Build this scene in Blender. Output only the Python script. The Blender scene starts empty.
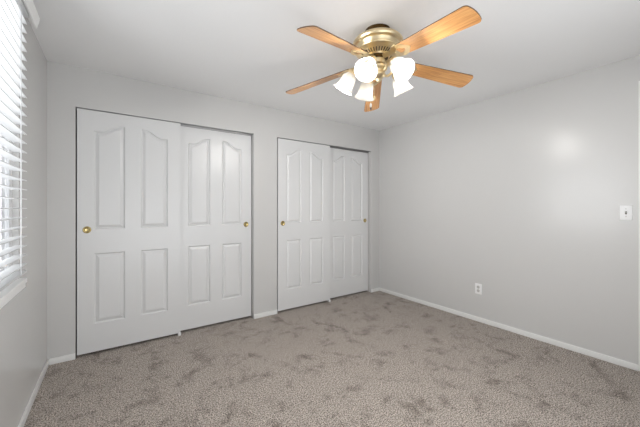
import bpy, bmesh, math, random
from math import sin, cos, tan, pi, radians as R
from mathutils import Vector, Matrix
random.seed(4)
C = bpy.context.scene.collection
S = bpy.context.scene

# ------------------------------------------------------------------ camera
YAW = R(34.85)
cam_d = bpy.data.cameras.new('camera'); cam = bpy.data.objects.new('camera', cam_d); C.objects.link(cam)
cam.location = (0, 0, 1.26); cam.rotation_euler = (R(90), 0, -YAW)
cam_d.sensor_width = 36; cam_d.lens = 296.7 / 640 * 36; cam_d.shift_y = -5.5 / 640
cam_d.clip_start = 0.02
S.camera = cam
# ------------------------------------------------------------------ world, daylight, exposure
w = bpy.data.worlds.new('sky'); S.world = w; w.use_nodes = True
w.node_tree.nodes['Background'].inputs[0].default_value = (0.93, 0.97, 1, 1)
w.node_tree.nodes['Background'].inputs[1].default_value = 1.2
S.view_settings.view_transform = 'Standard'; S.view_settings.look = 'None'
S.view_settings.exposure = 0.46; S.view_settings.gamma = 1; S.view_settings.use_curve_mapping = False

def area(name, loc, rot, sx, sy, watts, col):
    l = bpy.data.lights.new(name, 'AREA'); l.shape = 'RECTANGLE'; l.size = sx; l.size_y = sy
    l.energy = watts; l.color = col
    o = bpy.data.objects.new(name, l); C.objects.link(o); o.location = loc; o.rotation_euler = rot
    return o
# daylight outside the left window; added fill light outside the made-up rear window
area('daylight_left', (-2.5, 1.75, 0.95), (0, R(-97), 0), 2.4, 2.8, 165, (0.98, 0.99, 1))
area('added_fill_near', (0.9, -0.95, 0.80), (R(136), 0, 0), 2.2, 1.7, 28, (0.96, 0.98, 1))
LAMP_W = 10.5
LAMP_COL = (1.0, 0.975, 0.94)

# ------------------------------------------------------------------ room dimensions
XL, XR, YB, YN, ZC = -0.4365, 3.332, 3.20, -0.39, 2.44
OPEN = [(-0.260, 1.309), (1.604, 3.157)]; ZO = 2.107
WY0, WY1, WZ0, WZ1 = 0.95, 2.335, 0.84, 2.37         # left window opening
VX0, VX1, VZ0, VZ1 = -0.25, 2.05, 0.03, 2.3          # made-up window behind the camera, lets fill light in
DY0, DY1, DZ = -0.36, 0.405, 2.18                    # door opening, right wall

# ------------------------------------------------------------------ materials
def mat(name):
    m = bpy.data.materials.new(name); m.use_nodes = True
    return m, m.node_tree, m.node_tree.nodes['Principled BSDF']
def lin(r, g, b):
    f = lambda c: (c / 255 / 12.92) if c / 255 <= 0.04045 else ((c / 255 + 0.055) / 1.055) ** 2.4
    return (f(r), f(g), f(b), 1)
def plain(name, col, rough=0.5, metal=0, bump=0, scale=60, spec=0.5, vary=0):
    m, t, p = mat(name)
    p.inputs['Base Color'].default_value = col; p.inputs['Roughness'].default_value = rough
    p.inputs['Metallic'].default_value = metal; p.inputs['Specular IOR Level'].default_value = spec
    tc = t.nodes.new('ShaderNodeTexCoord')
    n = t.nodes.new('ShaderNodeTexNoise'); n.inputs['Scale'].default_value = scale; n.inputs['Detail'].default_value = 4
    t.links.new(tc.outputs['Object'], n.inputs['Vector'])
    if bump:
        b = t.nodes.new('ShaderNodeBump'); b.inputs['Strength'].default_value = bump; b.inputs['Distance'].default_value = 0.004
        t.links.new(n.outputs[0], b.inputs['Height']); t.links.new(b.outputs[0], p.inputs['Normal'])
    if vary:
        r = t.nodes.new('ShaderNodeValToRGB')
        r.color_ramp.elements[0].position = 0.3; r.color_ramp.elements[1].position = 0.7
        r.color_ramp.elements[0].color = tuple(c * (1 - vary) for c in col[:3]) + (1,); r.color_ramp.elements[1].color = col
        t.links.new(n.outputs[0], r.inputs[0]); t.links.new(r.outputs[0], p.inputs['Base Color'])
    return m

M = {}
M['wall'] = plain('wall_paint', lin(202, 201, 199.5), 0.27, bump=0.06, scale=9, spec=0.5)
M['wall_side'] = M['wall']
M['ceiling'] = plain('ceiling_paint', lin(238, 238, 238), 0.8, bump=0.12, scale=45, spec=0.2)
M['door'] = plain('door_paint', lin(215, 215, 215), 0.3, bump=0.05, scale=40)
M['trim'] = plain('trim_paint', lin(230, 230, 228), 0.4, bump=0.02, scale=40)
M['sill'] = plain('sill_paint', lin(246, 246, 245), 0.35, bump=0.02, scale=40)
M['blind'] = plain('blind_white', lin(204, 205, 206), 0.45, bump=0.02)
M['plastic'] = plain('plate_plastic', lin(236, 236, 236), 0.35)
M['vinyl'] = plain('window_vinyl', lin(235, 236, 238), 0.45)
M['slot'] = plain('dark_slot', lin(96, 93, 90), 0.6)
M['toggle'] = plain('toggle_plastic', lin(196, 194, 190), 0.4)
M['brass'] = plain('polished_brass', lin(236, 217, 178), 0.28, 1, vary=0.08, scale=25)
M['brass_dark'] = plain('antique_brass', lin(96, 74, 44), 0.38, 1, vary=0.4, scale=30)
M['pull_brass'] = plain('pull_brass', lin(192, 173, 122), 0.24, 1)
M['vent'] = plain('vent_dark', lin(74, 62, 40), 0.6)
M['metal'] = plain('track_metal', lin(150, 150, 150), 0.4, 0.8)
M['closet'] = plain('closet_paint', lin(180, 178, 175), 0.8)
M['edge'] = plain('blade_edge', lin(88, 62, 40), 0.5)

def carpet_mat():
    m, t, p = mat('carpet'); p.inputs['Roughness'].default_value = 1; p.inputs['Specular IOR Level'].default_value = 0.05
    p.inputs['Sheen Weight'].default_value = 0.15
    tc = t.nodes.new('ShaderNodeTexCoord')
    def noise(s, d=3, r=0.6, dist=0):
        n = t.nodes.new('ShaderNodeTexNoise'); n.inputs['Scale'].default_value = s; n.inputs['Detail'].default_value = d
        n.inputs['Roughness'].default_value = r; n.inputs['Distortion'].default_value = dist
        t.links.new(tc.outputs['Object'], n.inputs['Vector']); return n
    fine = noise(125, 3, 0.78); patch = noise(5.5, 8, 0.74, 0.3); mid = noise(34, 3, 0.65)
    r1 = t.nodes.new('ShaderNodeValToRGB'); e = r1.color_ramp.elements
    e[0].position = 0.40; e[0].color = lin(80, 71, 65); e[1].position = 0.61; e[1].color = lin(232, 220, 209)
    t.links.new(fine.outputs[0], r1.inputs[0])
    r2 = t.nodes.new('ShaderNodeValToRGB'); e = r2.color_ramp.elements
    e[0].position = 0.34; e[0].color = (0.50, 0.48, 0.46, 1); e[1].position = 0.49; e[1].color = (1, 1, 1, 1)
    t.links.new(patch.outputs[0], r2.inputs[0])
    r3 = t.nodes.new('ShaderNodeValToRGB'); e = r3.color_ramp.elements
    e[0].position = 0.3; e[0].color = (0.84, 0.84, 0.84, 1); e[1].position = 0.6; e[1].color = (1, 1, 1, 1)
    t.links.new(mid.outputs[0], r3.inputs[0])
    def mul(a, b):
        x = t.nodes.new('ShaderNodeMix'); x.data_type = 'RGBA'; x.blend_type = 'MULTIPLY'; x.inputs[0].default_value = 1
        t.links.new(a, x.inputs[6]); t.links.new(b, x.inputs[7]); return x.outputs[2]
    t.links.new(mul(mul(r1.outputs[0], r2.outputs[0]), r3.outputs[0]), p.inputs['Base Color'])
    b = t.nodes.new('ShaderNodeBump'); b.inputs['Strength'].default_value = 0.7; b.inputs['Distance'].default_value = 0.012
    t.links.new(fine.outputs[0], b.inputs['Height'])
    b2 = t.nodes.new('ShaderNodeBump'); b2.inputs['Strength'].default_value = 0.4; b2.inputs['Distance'].default_value = 0.03
    t.links.new(mid.outputs[0], b2.inputs['Height']); t.links.new(b.outputs[0], b2.inputs['Normal'])
    t.links.new(b2.outputs[0], p.inputs['Normal'])
    return m
M['carpet'] = carpet_mat()

def wood_mat():
    m, t, p = mat('oak_veneer'); p.inputs['Roughness'].default_value = 0.35; p.inputs['Coat Weight'].default_value = 0.45; p.inputs['Coat Roughness'].default_value = 0.22
    tc = t.nodes.new('ShaderNodeTexCoord'); mp = t.nodes.new('ShaderNodeMapping')
    mp.inputs['Scale'].default_value = (2.2, 34, 10)
    t.links.new(tc.outputs['Object'], mp.inputs[0])
    n = t.nodes.new('ShaderNodeTexNoise'); n.inputs['Scale'].default_value = 2.2; n.inputs['Detail'].default_value = 6
    n.inputs['Roughness'].default_value = 0.6; n.inputs['Distortion'].default_value = 0.7
    t.links.new(mp.outputs[0], n.inputs['Vector'])
    r = t.nodes.new('ShaderNodeValToRGB'); e = r.color_ramp.elements
    e[0].position = 0.3; e[0].color = lin(164, 106, 56); e[1].position = 0.66; e[1].color = lin(218, 166, 108)
    x = e.new(0.47); x.color = lin(198, 142, 84)
    t.links.new(n.outputs[0], r.inputs[0]); t.links.new(r.outputs[0], p.inputs['Base Color'])
    return m
M['wood'] = wood_mat()

def shade_mat():
    m, t, p = mat('frosted_glass'); t.nodes.remove(p); out = t.nodes['Material Output']
    tr = t.nodes.new('ShaderNodeBsdfTranslucent'); tr.inputs[0].default_value = (0.5, 0.485, 0.46, 1)
    df = t.nodes.new('ShaderNodeBsdfPrincipled'); df.inputs['Base Color'].default_value = (0.72, 0.71, 0.69, 1); df.inputs['Roughness'].default_value = 0.3
    mx = t.nodes.new('ShaderNodeMixShader'); mx.inputs[0].default_value = 0.42
    t.links.new(tr.outputs[0], mx.inputs[1]); t.links.new(df.outputs[0], mx.inputs[2]); t.links.new(mx.outputs[0], out.inputs[0])
    return m
M['shade'] = shade_mat()
def emit(name, col, s):
    m, t, p = mat(name); p.inputs['Base Color'].default_value = col
    p.inputs['Emission Color'].default_value = col; p.inputs['Emission Strength'].default_value = s
    return m
M['bulb'] = emit('bulb_glow', (1, 0.93, 0.82, 1), 1.5)
def glass_mat():
    m, t, p = mat('clear_pane'); t.nodes.remove(p); out = t.nodes['Material Output']
    a = t.nodes.new('ShaderNodeBsdfTransparent'); g = t.nodes.new('ShaderNodeBsdfGlossy'); g.inputs['Roughness'].default_value = 0.02
    mx = t.nodes.new('ShaderNodeMixShader'); mx.inputs[0].default_value = 0.06
    t.links.new(a.outputs[0], mx.inputs[1]); t.links.new(g.outputs[0], mx.inputs[2]); t.links.new(mx.outputs[0], out.inputs[0])
    return m
M['glass'] = glass_mat()

# ------------------------------------------------------------------ mesh helpers
def bx(bm, x0, x1, y0, y1, z0, z1, bev=0):
    r = bmesh.ops.create_cube(bm, size=1)
    for v in r['verts']:
        v.co = Vector(((x0 + x1) / 2 + v.co.x * (x1 - x0), (y0 + y1) / 2 + v.co.y * (y1 - y0), (z0 + z1) / 2 + v.co.z * (z1 - z0)))
    if bev:
        es = list({e for v in r['verts'] for e in v.link_edges})
        bmesh.ops.bevel(bm, geom=es, offset=bev, segments=2, affect='EDGES', profile=0.6)
def lathe(bm, prof, seg=48, mtx=None, close=False):
    rings = []
    for r, z in prof:
        if r < 1e-6:
            rings.append([bm.verts.new((0, 0, z))])
        else:
            rings.append([bm.verts.new((r * cos(2 * pi * k / seg), r * sin(2 * pi * k / seg), z)) for k in range(seg)])
    for a, b in zip(rings, rings[1:]):
        for k in range(seg):
            k2 = (k + 1) % seg
            if len(a) == 1 and len(b) == 1: continue
            if len(a) == 1: bm.faces.new((a[0], b[k2], b[k]))
            elif len(b) == 1: bm.faces.new((a[k], a[k2], b[0]))
            else: bm.faces.new((a[k], a[k2], b[k2], b[k]))
    vs = [v for r in rings for v in r]
    if mtx: bmesh.ops.transform(bm, matrix=mtx, verts=vs)
def tube(bm, pts, r, seg=10):
    pts = [Vector(p) for p in pts]; rings = []
    for i, p in enumerate(pts):
        d = (pts[min(i + 1, len(pts) - 1)] - pts[max(i - 1, 0)]).normalized()
        a = d.orthogonal().normalized() if i == 0 else (pa - d * pa.dot(d)).normalized()
        pa = a; b = d.cross(a)
        rr = r[i] if isinstance(r, (list, tuple)) else r
        rings.append([bm.verts.new(p + rr * (a * cos(2 * pi * k / seg) + b * sin(2 * pi * k / seg))) for k in range(seg)])
    for a, b in zip(rings, rings[1:]):
        for k in range(seg): bm.faces.new((a[k], a[(k + 1) % seg], b[(k + 1) % seg], b[k]))
    bm.faces.new(rings[0]); bm.faces.new(rings[-1])
def prism(bm, poly, z0, z1):
    a = [bm.verts.new((x, y, z0)) for x, y in poly]; b = [bm.verts.new((x, y, z1)) for x, y in poly]
    bm.faces.new(a[::-1]); bm.faces.new(b)
    n = len(poly)
    for k in range(n): bm.faces.new((a[k], a[(k + 1) % n], b[(k + 1) % n], b[k]))
def spline(pts, n=8):
    pts = [Vector(p) for p in pts]; P = [2 * pts[0] - pts[1]] + pts + [2 * pts[-1] - pts[-2]]; out = []
    for i in range(1, len(P) - 2):
        for k in range(n):
            t = k / n
            out.append(0.5 * (2 * P[i] + (P[i + 1] - P[i - 1]) * t + (2 * P[i - 1] - 5 * P[i] + 4 * P[i + 1] - P[i + 2]) * t * t + (3 * P[i] - P[i - 1] - 3 * P[i + 1] + P[i + 2]) * t ** 3))
    out.append(pts[-1]); return out
def obj(name, bm, m, parent=None, smooth=35):
    bmesh.ops.recalc_face_normals(bm, faces=bm.faces)
    me = bpy.data.meshes.new(name); bm.to_mesh(me); bm.free()
    for x in (m if isinstance(m, list) else [m]): me.materials.append(M[x])
    if smooth:
        me.shade_smooth(); me.set_sharp_from_angle(angle=R(smooth))
    o = bpy.data.objects.new(name, me); C.objects.link(o)
    if parent: o.parent = parent
    return o
def tag(o, label, cat, group=None):
    o['label'] = label; o['category'] = cat
    if group: o['group'] = group
    return o
def thing(name, label, cat, loc=(0, 0, 0), rot=(0, 0, 0), group=None):
    o = bpy.data.objects.new(name, None); C.objects.link(o); o.location = loc; o.rotation_euler = rot
    o.empty_display_size = 0.05
    return tag(o, label, cat, group)
def struct(name, bm, m, parent=None, smooth=0):
    o = obj(name, bm, m, parent, smooth)
    if not parent: o['kind'] = 'structure'
    return o
def B(): return bmesh.new()

# ------------------------------------------------------------------ room shell
T = 0.12
bm = B(); bx(bm, XL - T, XR + T, YN - T, YB + 0.85, -0.1, 0); struct('floor', bm, 'carpet')
bm = B(); bx(bm, XL - T, XR + T, YN - T, YB + 0.85, ZC, ZC + 0.1); struct('ceiling', bm, 'ceiling')
bm = B()                                             # back wall, two closet openings
(a0, a1), (b0, b1) = OPEN
bx(bm, XL - T, a0, YB, YB + T, 0, ZC); bx(bm, a1, b0, YB, YB + T, 0, ZC); bx(bm, b1, XR + T, YB, YB + T, 0, ZC)
bx(bm, a0, a1, YB, YB + T, ZO, ZC); bx(bm, b0, b1, YB, YB + T, ZO, ZC)
struct('wall_back', bm, 'wall')
bm = B()
bx(bm, XL - T, XR + T, YB + 0.72, YB + 0.84, 0, ZC); bx(bm, 1.40, 1.50, YB + T, YB + 0.72, 0, ZC)
bx(bm, XL - T, XL, YB + T, YB + 0.72, 0, ZC); bx(bm, XR, XR + T, YB + T, YB + 0.72, 0, ZC)
struct('wall_closet', bm, 'closet')
bm = B()
bx(bm, XL - T, XL, YN - T, WY0, 0, ZC); bx(bm, XL - T, XL, WY1, YB, 0, ZC)
bx(bm, XL - T, XL, WY0, WY1, 0, WZ0); bx(bm, XL - T, XL, WY0, WY1, WZ1, ZC)
struct('wall_left', bm, 'wall')
bm = B()
bx(bm, XR, XR + T, DY1, YB, 0, ZC); bx(bm, XR, XR + T, YN - T, DY0, 0, ZC); bx(bm, XR, XR + T, DY0, DY1, DZ, ZC)
struct('wall_right', bm, 'wall')
bm = B()
bx(bm, XL, VX0, YN - T, YN, 0, ZC); bx(bm, VX1, XR, YN - T, YN, 0, ZC)
bx(bm, VX0, VX1, YN - T, YN, 0, VZ0); bx(bm, VX0, VX1, YN - T, YN, VZ1, ZC)
struct('wall_front', bm, 'wall')

# baseboards
BH, BT = 0.05, 0.013
def bb(name, segs):
    bm = B()
    for s in segs: bx(bm, *s, 0, BH, 0.004)
    struct(name, bm, 'trim', None, 35)
bb('baseboard_back', [(XL + BT, a0, YB - BT, YB), (a1, b0, YB - BT, YB), (b1, XR - BT, YB - BT, YB)])
bb('baseboard_left', [(XL, XL + BT, YN, YB)])
bb('baseboard_right', [(XR - BT, XR, 0.475, YB)])
bb('baseboard_front', [(XL + BT, XR - BT, YN, YN + BT)])

# left window: frame, sash, pane, sill
fr = B()
wx1 = XL - 0.028
def ring_yz(bm, x0, x1, y0, y1, z0, z1, t):
    bx(bm, x0, x1, y0, y0 + t, z0, z1); bx(bm, x0, x1, y1 - t, y1, z0, z1)
    bx(bm, x0, x1, y0 + t, y1 - t, z0, z0 + t); bx(bm, x0, x1, y0 + t, y1 - t, z1 - t, z1)
ring_yz(fr, wx1 - 0.07, wx1, WY0, WY1, WZ0, WZ1, 0.05)
win1 = struct('window_1', fr, 'vinyl')
bm = B()
ring_yz(bm, wx1 - 0.06, wx1 - 0.02, WY0 + 0.05, WY1 - 0.05, WZ0 + 0.05, WZ1 - 0.05, 0.045)
bx(bm, wx1 - 0.06, wx1 - 0.02, 1.62, 1.665, WZ0 + 0.09, WZ1 - 0.09)
struct('window_sash', bm, 'vinyl', win1)
bm = B(); bx(bm, wx1 - 0.044, wx1 - 0.038, WY0 + 0.09, WY1 - 0.09, WZ0 + 0.09, WZ1 - 0.09); struct('window_pane', bm, 'glass', win1)
bm = B(); bx(bm, wx1 - 0.02, XL + 0.032, WY0 - 0.02, WY1 + 0.018, WZ0 - 0.004, 0.863, 0.004); bx(bm, XL, XL + 0.026, WY0 - 0.01, WY1 + 0.012, 0.81, WZ0 - 0.002, 0.003)
struct('window_sill', bm, 'sill', win1, 35)

# made-up window behind the camera, added to carry the front fill light
bm = B()
def ring_xz(bm, x0, x1, y0, y1, z0, z1, t):
    bx(bm, x0, x0 + t, y0, y1, z0, z1); bx(bm, x1 - t, x1, y0, y1, z0, z1)
    bx(bm, x0 + t, x1 - t, y0, y1, z0, z0 + t); bx(bm, x0 + t, x1 - t, y0, y1, z1 - t, z1)
ring_xz(bm, VX0, VX1, YN - 0.1, YN - 0.04, VZ0, VZ1, 0.05); bx(bm, 0.88, 0.92, YN - 0.09, YN - 0.05, VZ0 + 0.05, VZ1 - 0.05)
fill_win = struct('fill_window', bm, 'vinyl')
bm = B(); bx(bm, VX0 + 0.05, VX1 - 0.05, YN - 0.072, YN - 0.066, VZ0 + 0.05, VZ1 - 0.05); struct('window_pane', bm, 'glass', fill_win)

# room door on the right wall: casing edge shows at the right of the view
bm = B()
bx(bm, XR - 0.008, XR, DY1, DY1 + 0.07, 0, DZ + 0.06, 0.004); bx(bm, XR - 0.008, XR, DY0 - 0.025, DY0, 0, DZ + 0.06, 0.004)
bx(bm, XR - 0.008, XR, DY0, DY1, DZ, DZ + 0.06, 0.004)
struct('trim_1', bm, 'trim', None, 35)
bm = B(); bx(bm, XR + 0.03, XR + 0.065, DY0 + 0.004, DY1 - 0.004, 0.012, DZ - 0.004); d1 = struct('door_1', bm, 'door')
bm = B(); lathe(bm, [(0, 0), (0.026, 0), (0.026, 0.006), (0.011, 0.01), (0.011, 0.035), (0.026, 0.045), (0.028, 0.056), (0.018, 0.066), (0, 0.068)], 24,
                Matrix.Translation((XR + 0.03, DY0 + 0.07, 0.95)) @ Matrix.Rotation(R(-90), 4, 'Y'))
struct('door_handle', bm, 'pull_brass', d1, 35)

# closet head tracks
for k, (x0, x1) in enumerate(OPEN):
    bm = B()
    bx(bm, x0 + 0.002, x1 - 0.002, YB + 0.004, YB + 0.104, ZO - 0.004, ZO)
    bx(bm, x0 + 0.002, x1 - 0.002, YB + 0.047, YB + 0.050, ZO - 0.022, ZO - 0.004)
    bx(bm, x0 + 0.002, x1 - 0.002, YB + 0.101, YB + 0.104, ZO - 0.03, ZO - 0.004)
    struct('trim_%d' % (k + 2), bm, 'metal')

# ------------------------------------------------------------------ sliding closet doors
def closet_door(x0, x1, y, label, pull_left):
    wd = x1 - x0; z0 = 0.022; H = 2.099 - z0; TH = 0.034
    root = thing('sliding_closet_door', label, 'door', (x0, y, z0), group='four-panel sliding closet doors')
    st = 0.112; mu = 0.12; pw = (wd - 2 * st - mu) / 2
    def outline(px, arch, d):                      # panel outline, inset by d; arch: 0 none, 1 rising right, -1 rising left
        if not arch: return [(px + d, 0.238 + d), (px + pw - d, 0.238 + d), (px + pw - d, 0.848 - d), (px + d, 0.848 - d)]
        top = []
        for k in range(17):                        # from right to left
            t = 1 - k / 16; x = d + (pw - 2 * d) * t
            q = (x if arch > 0 else pw - x) / pw
            q = min(1, max(0, (q - 0.22) / 0.62)); q = q * q * (3 - 2 * q)
            top.append((px + x, 1.905 + 0.067 * q - d))
        return [(px + d, 1.052 + d), (px + pw - d, 1.052 + d)] + top
    specs = [(st, 0), (st, 1), (st + pw + mu, 0), (st + pw + mu, -1)]
    polys = [outline(*q, 0) for q in specs]
    bm = B()
    V = lambda p, d: bm.verts.new((p[0], d, p[1]))
    out = [V(p, 0) for p in ((0, 0), (wd, 0), (wd, H), (0, H))]
    loops = []
    F = lambda pts: bm.faces.new([V(p, 0) for p in pts])
    xs = [0, st, st + pw, st + pw + mu, wd - st, wd]
    for i in (0, 2, 4): F([(xs[i], 0), (xs[i + 1], 0), (xs[i + 1], H), (xs[i], H)])   # stiles and mullion
    for i, P in ((1, polys[1]), (3, polys[3])):                                        # rails
        F([(xs[i], 0), (xs[i + 1], 0), (xs[i + 1], 0.238), (xs[i], 0.238)])
        F([(xs[i], 0.848), (xs[i + 1], 0.848), (xs[i + 1], 1.052), (xs[i], 1.052)])
        top = P[2:]
        for p, q in zip(top, top[1:]): F([q, p, (p[0], H), (q[0], H)])
    for q, P in zip(specs, polys): loops.append((q, [V(p, 0) for p in P]))
    for P, l in loops:                             # sunk moulding round each panel
        prev = l
        for ins, dep in ((0.003, 0.001), (0.008, 0.008), (0.012, 0.0115)):
            q = [V(p, dep) for p in outline(*P, ins)]
            for i in range(len(q)): bm.faces.new((prev[i], prev[(i + 1) % len(q)], q[(i + 1) % len(q)], q[i]))
            prev = q
    back = [V(p, TH) for p in ((0, 0), (wd, 0), (wd, H), (0, H))]
    bm.faces.new(back)
    for i in range(4): bm.faces.new((out[i], out[(i + 1) % 4], back[(i + 1) % 4], back[i]))
    bmesh.ops.remove_doubles(bm, verts=bm.verts, dist=1e-5)
    obj('door_slab', bm, 'door', root, 0)
    for P in specs:
        bm = B(); prev = None
        for ins, dep in ((0.012, 0.0115), (0.015, 0.0115), (0.036, 0.0025), (0.039, 0.0015)):
            q = [bm.verts.new((p[0], dep, p[1])) for p in outline(*P, ins)]
            if prev:
                for i in range(len(q)): bm.faces.new((prev[i], prev[(i + 1) % len(q)], q[(i + 1) % len(q)], q[i]))
            prev = q
        co = [v.co.copy() for v in prev]
        for p, q in zip(co[2:], co[3:]):
            bm.faces.new([bm.verts.new(v) for v in ((q.x, q.y, co[0].z), (p.x, p.y, co[0].z), p, q)])
        obj('raised_panel', bm, 'door', root, 0)
    root['kind'] = 'thing'
    px = 0.066 if pull_left else wd - 0.062
    bm = B()
    lathe(bm, [(0.0, 0.0008), (0.012, 0.0012), (0.018, 0.003), (0.021, 0.0062), (0.0235, 0.0078), (0.0265, 0.0072), (0.029, 0.004), (0.030, 0.0)], 32,
          Matrix.Translation((px, 0, 1.074 - z0)) @ Matrix.Rotation(R(90), 4, 'X'))
    c = obj('cup_pull', bm, 'pull_brass', root, 50); c['label'] = 'round brass cup pull'
    return root
YF, YR = YB + 0.008, YB + 0.055
closet_door(-0.251, 0.547, YF, 'white four-panel sliding door nearest the window, largest of the four', True)
closet_door(0.512, 1.302, YR, 'white four-panel sliding door left of the wall pier, brass pull at its right edge', False)
closet_door(1.619, 2.398, YF, 'white four-panel sliding door right of the wall pier, brass pull at its left edge', True)
closet_door(2.366, 3.146, YR, 'white four-panel sliding door nearest the corner with the long blank wall', False)
def floor_guide(x, label):
    bm = B()
    bx(bm, x - 0.014, x + 0.014, YF - 0.011, YR + 0.045, 0, 0.006, 0.0015)
    bx(bm, x - 0.012, x + 0.012, YF - 0.010, YF - 0.004, 0.005, 0.026, 0.0015)
    tag(obj('floor_guide', bm, 'plastic'), label, 'door guide', 'closet door floor guides')
floor_guide(0.538, 'small white plastic floor guide under the pair of closet doors nearer the window')
floor_guide(2.388, 'small white plastic floor guide under the pair of closet doors nearer the corner')

# ------------------------------------------------------------------ window blind
bl = thing('window_blind', 'white horizontal slat blind hanging in the window at far left', 'blind', (XL + 0.02, 1.64, 0.9))
def blpart(name, bm, m='blind', sm=35):
    o = obj(name, bm, m, bl, sm); o.matrix_parent_inverse = Matrix.Translation(bl.location).inverted(); return o
XF, YE, YS = -0.392, 2.272, WY0 + 0.02
bm = B(); bx(bm, -0.437, -0.383, YS, YE, 2.31, 2.362, 0.003); blpart('headrail', bm)
bm = B()                                         # valance board, leaning out at the top
sec = [(-0.380, 2.322), (-0.372, 2.321), (-0.358, 2.384), (-0.366, 2.386)]
va = [bm.verts.new((x, WY0 - 0.05, z)) for x, z in sec]; vb = [bm.verts.new((x, 2.40, z)) for x, z in sec]
bm.faces.new(va); bm.faces.new(vb)
for i in range(4): bm.faces.new((va[i], va[(i + 1) % 4], vb[(i + 1) % 4], vb[i]))
blpart('valance', bm, 'sill', 0)
me_slat = None
bm = B()
prev = None
for k in range(9):                               # one slat, gently crowned
    t = k / 8; x = -0.025 + 0.05 * t; z = 0.0022 * (1 - (2 * t - 1) ** 2)
    q = [bm.verts.new((x, YS, z)), bm.verts.new((x, YE, z)), bm.verts.new((x, YE, z - 0.004)), bm.verts.new((x, YS, z - 0.004))]
    if prev:
        for i in range(4): bm.faces.new((prev[i], prev[(i + 1) % 4], q[(i + 1) % 4], q[i]))
    else: bm.faces.new(q)
    prev = q
bm.faces.new(prev)
slat = blpart('slat', bm)
inv = Matrix.Translation(bl.location).inverted()
for i, k in enumerate(range(-6, 21)):
    o = slat if i == 0 else slat.copy()
    if i: C.objects.link(o); o.parent = bl; o.matrix_parent_inverse = inv
    o.location = (XF - 0.025, 0, 1.2595 + 0.0509 * k); o.rotation_euler = (0, R(random.uniform(-1, 1)), 0)
bm = B(); bx(bm, XF - 0.05, XF, YS, YE, 0.905, 0.919, 0.003); blpart('bottom_rail', bm)
for y in (2.13, 1.62, 1.10):
    bm = B()
    for x in (XF + 0.0015, XF - 0.0515): tube(bm, [(x, y, 0.91), (x, y, 2.32)], 0.0015, 6)
    for x in (XF + 0.0015,): tube(bm, [(x, y + 0.012, 0.91), (x, y + 0.012, 2.32)], 0.0015, 6)
    blpart('ladder_cord', bm)

# ------------------------------------------------------------------ ceiling fan
FX, FY = 1.448, 1.406
fan = thing('ceiling_fan', 'brass and oak five-blade ceiling fan with lit white glass shades', 'ceiling fan', (FX, FY, ZC))
def fz(z): return z - ZC
def L(prof): return [(r, fz(z)) for r, z in prof]
bm = B(); lathe(bm, L([(0, 2.44), (0.084, 2.44), (0.086, 2.43), (0.078, 2.405), (0.07, 2.395), (0.07, 2.37), (0, 2.37)])); obj('canopy', bm, 'brass_dark', fan)
bm = B()
lathe(bm, L([(0, 2.384), (0.10, 2.384), (0.135, 2.380), (0.155, 2.372), (0.165, 2.360), (0.167, 2.350), (0.163, 2.340), (0.152, 2.334),
             (0.146, 2.332), (0.142, 2.322), (0.139, 2.312), (0.141, 2.308), (0.145, 2.304), (0.143, 2.298), (0.133, 2.294), (0.122, 2.291),
             (0.112, 2.287), (0.078, 2.268), (0.074, 2.262), (0, 2.262)]), 64)
obj('motor_housing', bm, 'brass', fan, 28)
bm = B()
for k in range(36):
    a = 2 * pi * k / 36
    m = Matrix.Rotation(a, 4, 'Z') @ Matrix.Translation((0.0955, 0, fz(2.2765))) @ Matrix.Rotation(-math.atan2(0.019, 0.034), 4, 'Y')
    r = bmesh.ops.create_cube(bm, size=1)
    for v in r['verts']: v.co = m @ Vector((v.co.x * 0.027, v.co.y * 0.0062, v.co.z * 0.0035))
obj('vent_slots', bm, 'vent', fan, 0)
bm = B(); lathe(bm, L([(0, 2.262), (0.066, 2.262), (0.070, 2.257), (0.068, 2.251), (0.055, 2.247), (0, 2.247)])); obj('flywheel', bm, 'brass_dark', fan)

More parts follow.
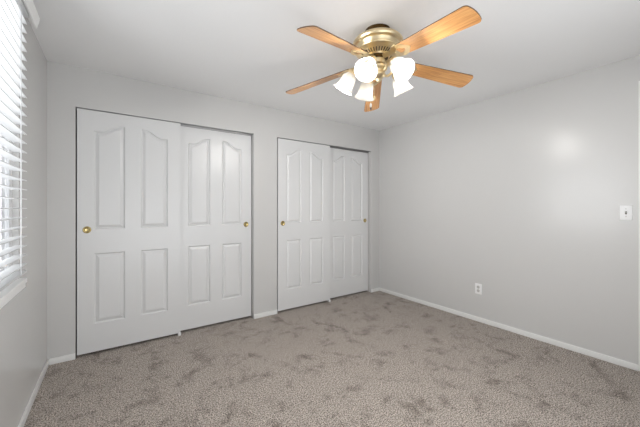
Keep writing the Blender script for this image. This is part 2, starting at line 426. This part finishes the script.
DROOP = -0.065 / 0.48
for k in range(5):
    a = R(-60.4 + 72 * k)
    slope = DROOP + 0.0156 * cos(a) - 0.023 * sin(a)
    r0 = 0.19; z_r0 = 2.219 + r0 * (0.0156 * cos(a) - 0.023 * sin(a))
    rotm = Matrix.Rotation(a - YAW, 4, 'Z') @ Matrix.Translation((r0, 0, fz(z_r0))) @ Matrix.Rotation(-math.atan(slope), 4, 'Y') @ Matrix.Rotation(R(-13.4), 4, 'X')
    bm = B()
    Lb = 0.508; poly = []
    w0, w1, rc = 0.050, 0.0675, 0.026
    def arc(cx, cy, r, a0, a1, n=6): return [(cx + r * cos(R(a0 + (a1 - a0) * i / n)), cy + r * sin(R(a0 + (a1 - a0) * i / n))) for i in range(n + 1)]
    poly += arc(0.012, -w0 + 0.012, 0.012, 180, 265)
    poly += arc(Lb - rc - 0.006, -w1 + rc, rc, -88, -12)
    poly += [(Lb - 0.001, -0.022), (Lb, 0), (Lb - 0.001, 0.022)]
    poly += arc(Lb - rc - 0.006, w1 - rc, rc, 12, 88)
    poly += arc(0.012, w0 - 0.012, 0.012, 95, 180)
    prism(bm, poly, -0.003, 0.003)
    bm.faces.ensure_lookup_table()
    for i, f in enumerate(bm.faces):
        f.material_index = 0 if i < 2 else 1
    bl_o = obj('fan_blade', bm, ['wood', 'edge'], fan, 30)
    bl_o.matrix_local = rotm
    # blade iron: arm from the flywheel and an open diamond plate under the blade
    bm = B()
    outer = [(-0.045, 0.012), (-0.02, 0.030), (0.02, 0.043), (0.045, 0.034), (0.075, 0.008), (0.078, 0), (0.075, -0.008), (0.045, -0.034), (0.02, -0.043), (-0.02, -0.030), (-0.045, -0.012)]
    cx = 0.022
    inner = [(cx + (x - cx) * 0.48, y * 0.45) for x, y in outer]
    lo = [[bm.verts.new((x, y, z)) for x, y in P] for P, z in ((outer, -0.0032), (outer, -0.0075), (inner, -0.0085), (inner, -0.0032))]
    n = len(outer)
    for ring in lo:
        for v in ring: v.co.x = (v.co.x - 0.02) * 1.3 + 0.02; v.co.y *= 1.3
    for A, Bq in zip(lo, lo[1:]):
        for i in range(n): bm.faces.new((A[i], A[(i + 1) % n], Bq[(i + 1) % n], Bq[i]))
    for (sx, sy) in ((0.02, 0.043), (0.02, -0.043), (0.075, 0)):
        lathe(bm, [(0.005, -0.007), (0.005, -0.010), (0.003, -0.0115), (0, -0.0115)], 10, Matrix.Translation((sx, sy, 0)))
    im = rotm.inverted() @ (Matrix.Rotation(a - YAW, 4, 'Z'))
    pa = im @ Vector((0.05, 0, fz(2.250))); pb = im @ Vector((0.10, 0, fz(2.246)))
    path = spline([pa, pb, (-0.05, 0, -0.003), (-0.02, 0, -0.006)], 6)
    prevq = None
    for i, p in enumerate(path):                 # flat curved strap
        wv = 0.018 + 0.010 * (i / (len(path) - 1))
        q = [bm.verts.new(p + Vector((0, s * wv, dz))) for s, dz in ((-1, -0.003), (1, -0.003), (1, 0.003), (-1, 0.003))]
        if prevq:
            for j in range(4): bm.faces.new((prevq[j], prevq[(j + 1) % 4], q[(j + 1) % 4], q[j]))
        else: bm.faces.new(q)
        prevq = q
    bm.faces.new(prevq)
    ir = obj('blade_iron', bm, 'brass', bl_o, 30); ir['label'] = 'brass diamond-shaped blade iron'

bm = B()
lathe(bm, L([(0, 2.248), (0.046, 2.248), (0.050, 2.243), (0.050, 2.215), (0.058, 2.208), (0.064, 2.196), (0.062, 2.182), (0.050, 2.172),
             (0.046, 2.160), (0.050, 2.150), (0.046, 2.138), (0.030, 2.126), (0.016, 2.120), (0.012, 2.110), (0.008, 2.102), (0, 2.100)]), 40)
kit = obj('light_kit', bm, 'brass', fan, 30)
LEN = 0.128
prof = [(0.027, 0.0), (0.034, 0.012), (0.044, 0.028), (0.0495, 0.05), (0.0515, 0.072), (0.054, 0.092), (0.060, 0.110), (0.070, 0.124), (0.0725, 0.128)]
for ang, tip in ((242, 46), (300, 46), (30, 31), (103, 38), (160, 31)):
    a = R(ang) - YAW; TI = R(tip)
    nr, nz = 0.24 - LEN * sin(TI), 2.08 + LEN * cos(TI)        # neck of this shade
    fm = Matrix.Rotation(a, 4, 'Z') @ Matrix.Translation((nr, 0, fz(nz))) @ Matrix.Rotation(pi - TI, 4, 'Y')   # local +z runs from neck to mouth
    bm = B()
    pts = spline([(0.045, 0, fz(2.165)), (nr * 0.45, 0, fz(2.158)), (nr * 0.66, 0, fz(2.180)), (nr - 0.036, 0, fz(nz + 0.022)), (nr - 0.020 * sin(TI), 0, fz(nz + 0.024))], 6)
    tube(bm, pts, 0.0085, 10)
    bmesh.ops.transform(bm, matrix=Matrix.Rotation(a, 4, 'Z'), verts=bm.verts)
    lathe(bm, [(0, -0.030), (0.014, -0.030), (0.020, -0.022), (0.033, -0.010), (0.036, 0.0), (0.036, 0.014), (0.034, 0.014), (0.033, 0.0), (0, -0.004)], 28, fm)
    obj('lamp_arm', bm, 'brass', fan, 35)
    bm = B()
    inner = [(r - 0.003, z) for r, z in prof[::-1]]
    lathe(bm, prof + inner, 40)
    sh = obj('lamp_shade', bm, 'shade', fan, 60); sh.matrix_local = fm
    bm = B(); lathe(bm, [(0, 0.0), (0.013, 0.001), (0.014, 0.025), (0.020, 0.040), (0.0235, 0.055), (0.021, 0.068), (0.012, 0.077), (0, 0.080)], 24)
    obj('light_bulb', bm, 'bulb', sh, 60)
    ld = bpy.data.lights.new('lamp_glow', 'POINT'); ld.energy = LAMP_W; ld.color = LAMP_COL; ld.shadow_soft_size = 0.02
    lo_ = bpy.data.objects.new('lamp_glow', ld); C.objects.link(lo_); lo_.parent = fan
    lo_.matrix_local = fm @ Matrix.Translation((0, 0, 0.098))
for (dx, dy, zt, zb, mt) in ((-0.052, 0.012, 2.175, 1.955, 'toggle'), (0.02, 0.05, 2.16, 2.03, 'brass')):
    bm = B(); tube(bm, [(dx, dy, fz(zt)), (dx, dy, fz(zb))], 0.0012, 6)
    ch = obj('pull_chain', bm, 'brass', fan, 0)
    bm = B(); lathe(bm, [(0, 0), (0.004, -0.002), (0.007, -0.012), (0.0075, -0.02), (0.005, -0.028), (0, -0.03)], 14, Matrix.Translation((dx, dy, fz(zb))))
    obj('chain_fob', bm, mt, ch, 40)
    if mt == 'toggle':
        bm = B(); lathe(bm, [(0, 0), (0.005, -0.002), (0.0055, -0.014), (0, -0.018)], 12, Matrix.Translation((dx, dy, fz(zb - 0.0295))))
        obj('fob_tip', bm, 'slot', ch, 40)

# ------------------------------------------------------------------ switch and outlet on the right wall
def plate(name, label, cat, y, z):
    root = thing(name, label, cat, (XR, y, z))
    bm = B(); bx(bm, -0.006, 0, -0.036, 0.036, -0.058, 0.058, 0.0025); obj('wall_plate', bm, 'plastic', root, 35)
    return root
def screw(root, z):
    bm = B(); lathe(bm, [(0, 0.0012), (0.003, 0.001), (0.0036, 0), (0.0036, -0.002)], 12, Matrix.Translation((-0.006, 0, z)) @ Matrix.Rotation(R(-90), 4, 'Y')); obj('screw', bm, 'toggle', root, 40)
sw = plate('light_switch', 'white toggle light switch on the right wall by the door trim', 'light switch', 0.543, 1.223)
bm = B(); bx(bm, -0.0066, -0.0055, -0.0055, 0.0055, -0.0125, 0.0125); o = obj('toggle_slot', bm, 'slot', sw, 0)
bm = B(); bx(bm, -0.017, 0, -0.0042, 0.0042, -0.005, 0.005, 0.0012)
o = obj('toggle', bm, 'toggle', sw, 35); o.location = (-0.005, 0, 0.001); o.rotation_euler = (0, R(28), 0)
screw(sw, 0.030); screw(sw, -0.030)
ou = plate('wall_outlet', 'white double wall outlet low on the long blank right wall', 'outlet', 1.70, 0.362)
for z in (0.0195, -0.0195):
    bm = B(); lathe(bm, [(0.0172, 0), (0.0172, 0.0015), (0.016, 0.0025), (0, 0.0025)], 24, Matrix.Translation((-0.006, 0, z)) @ Matrix.Rotation(R(-90), 4, 'Y'))
    rc_ = obj('receptacle', bm, 'toggle', ou, 35)
    bm = B()
    bx(bm, -0.0090, -0.0083, -0.0078, -0.0052, z - 0.001, z + 0.009); bx(bm, -0.0090, -0.0083, 0.0052, 0.0078, z, z + 0.008)
    bx(bm, -0.0090, -0.0083, -0.0028, 0.0028, z - 0.010, z - 0.0045)
    obj('socket_slots', bm, 'slot', rc_, 0)
screw(ou, 0)
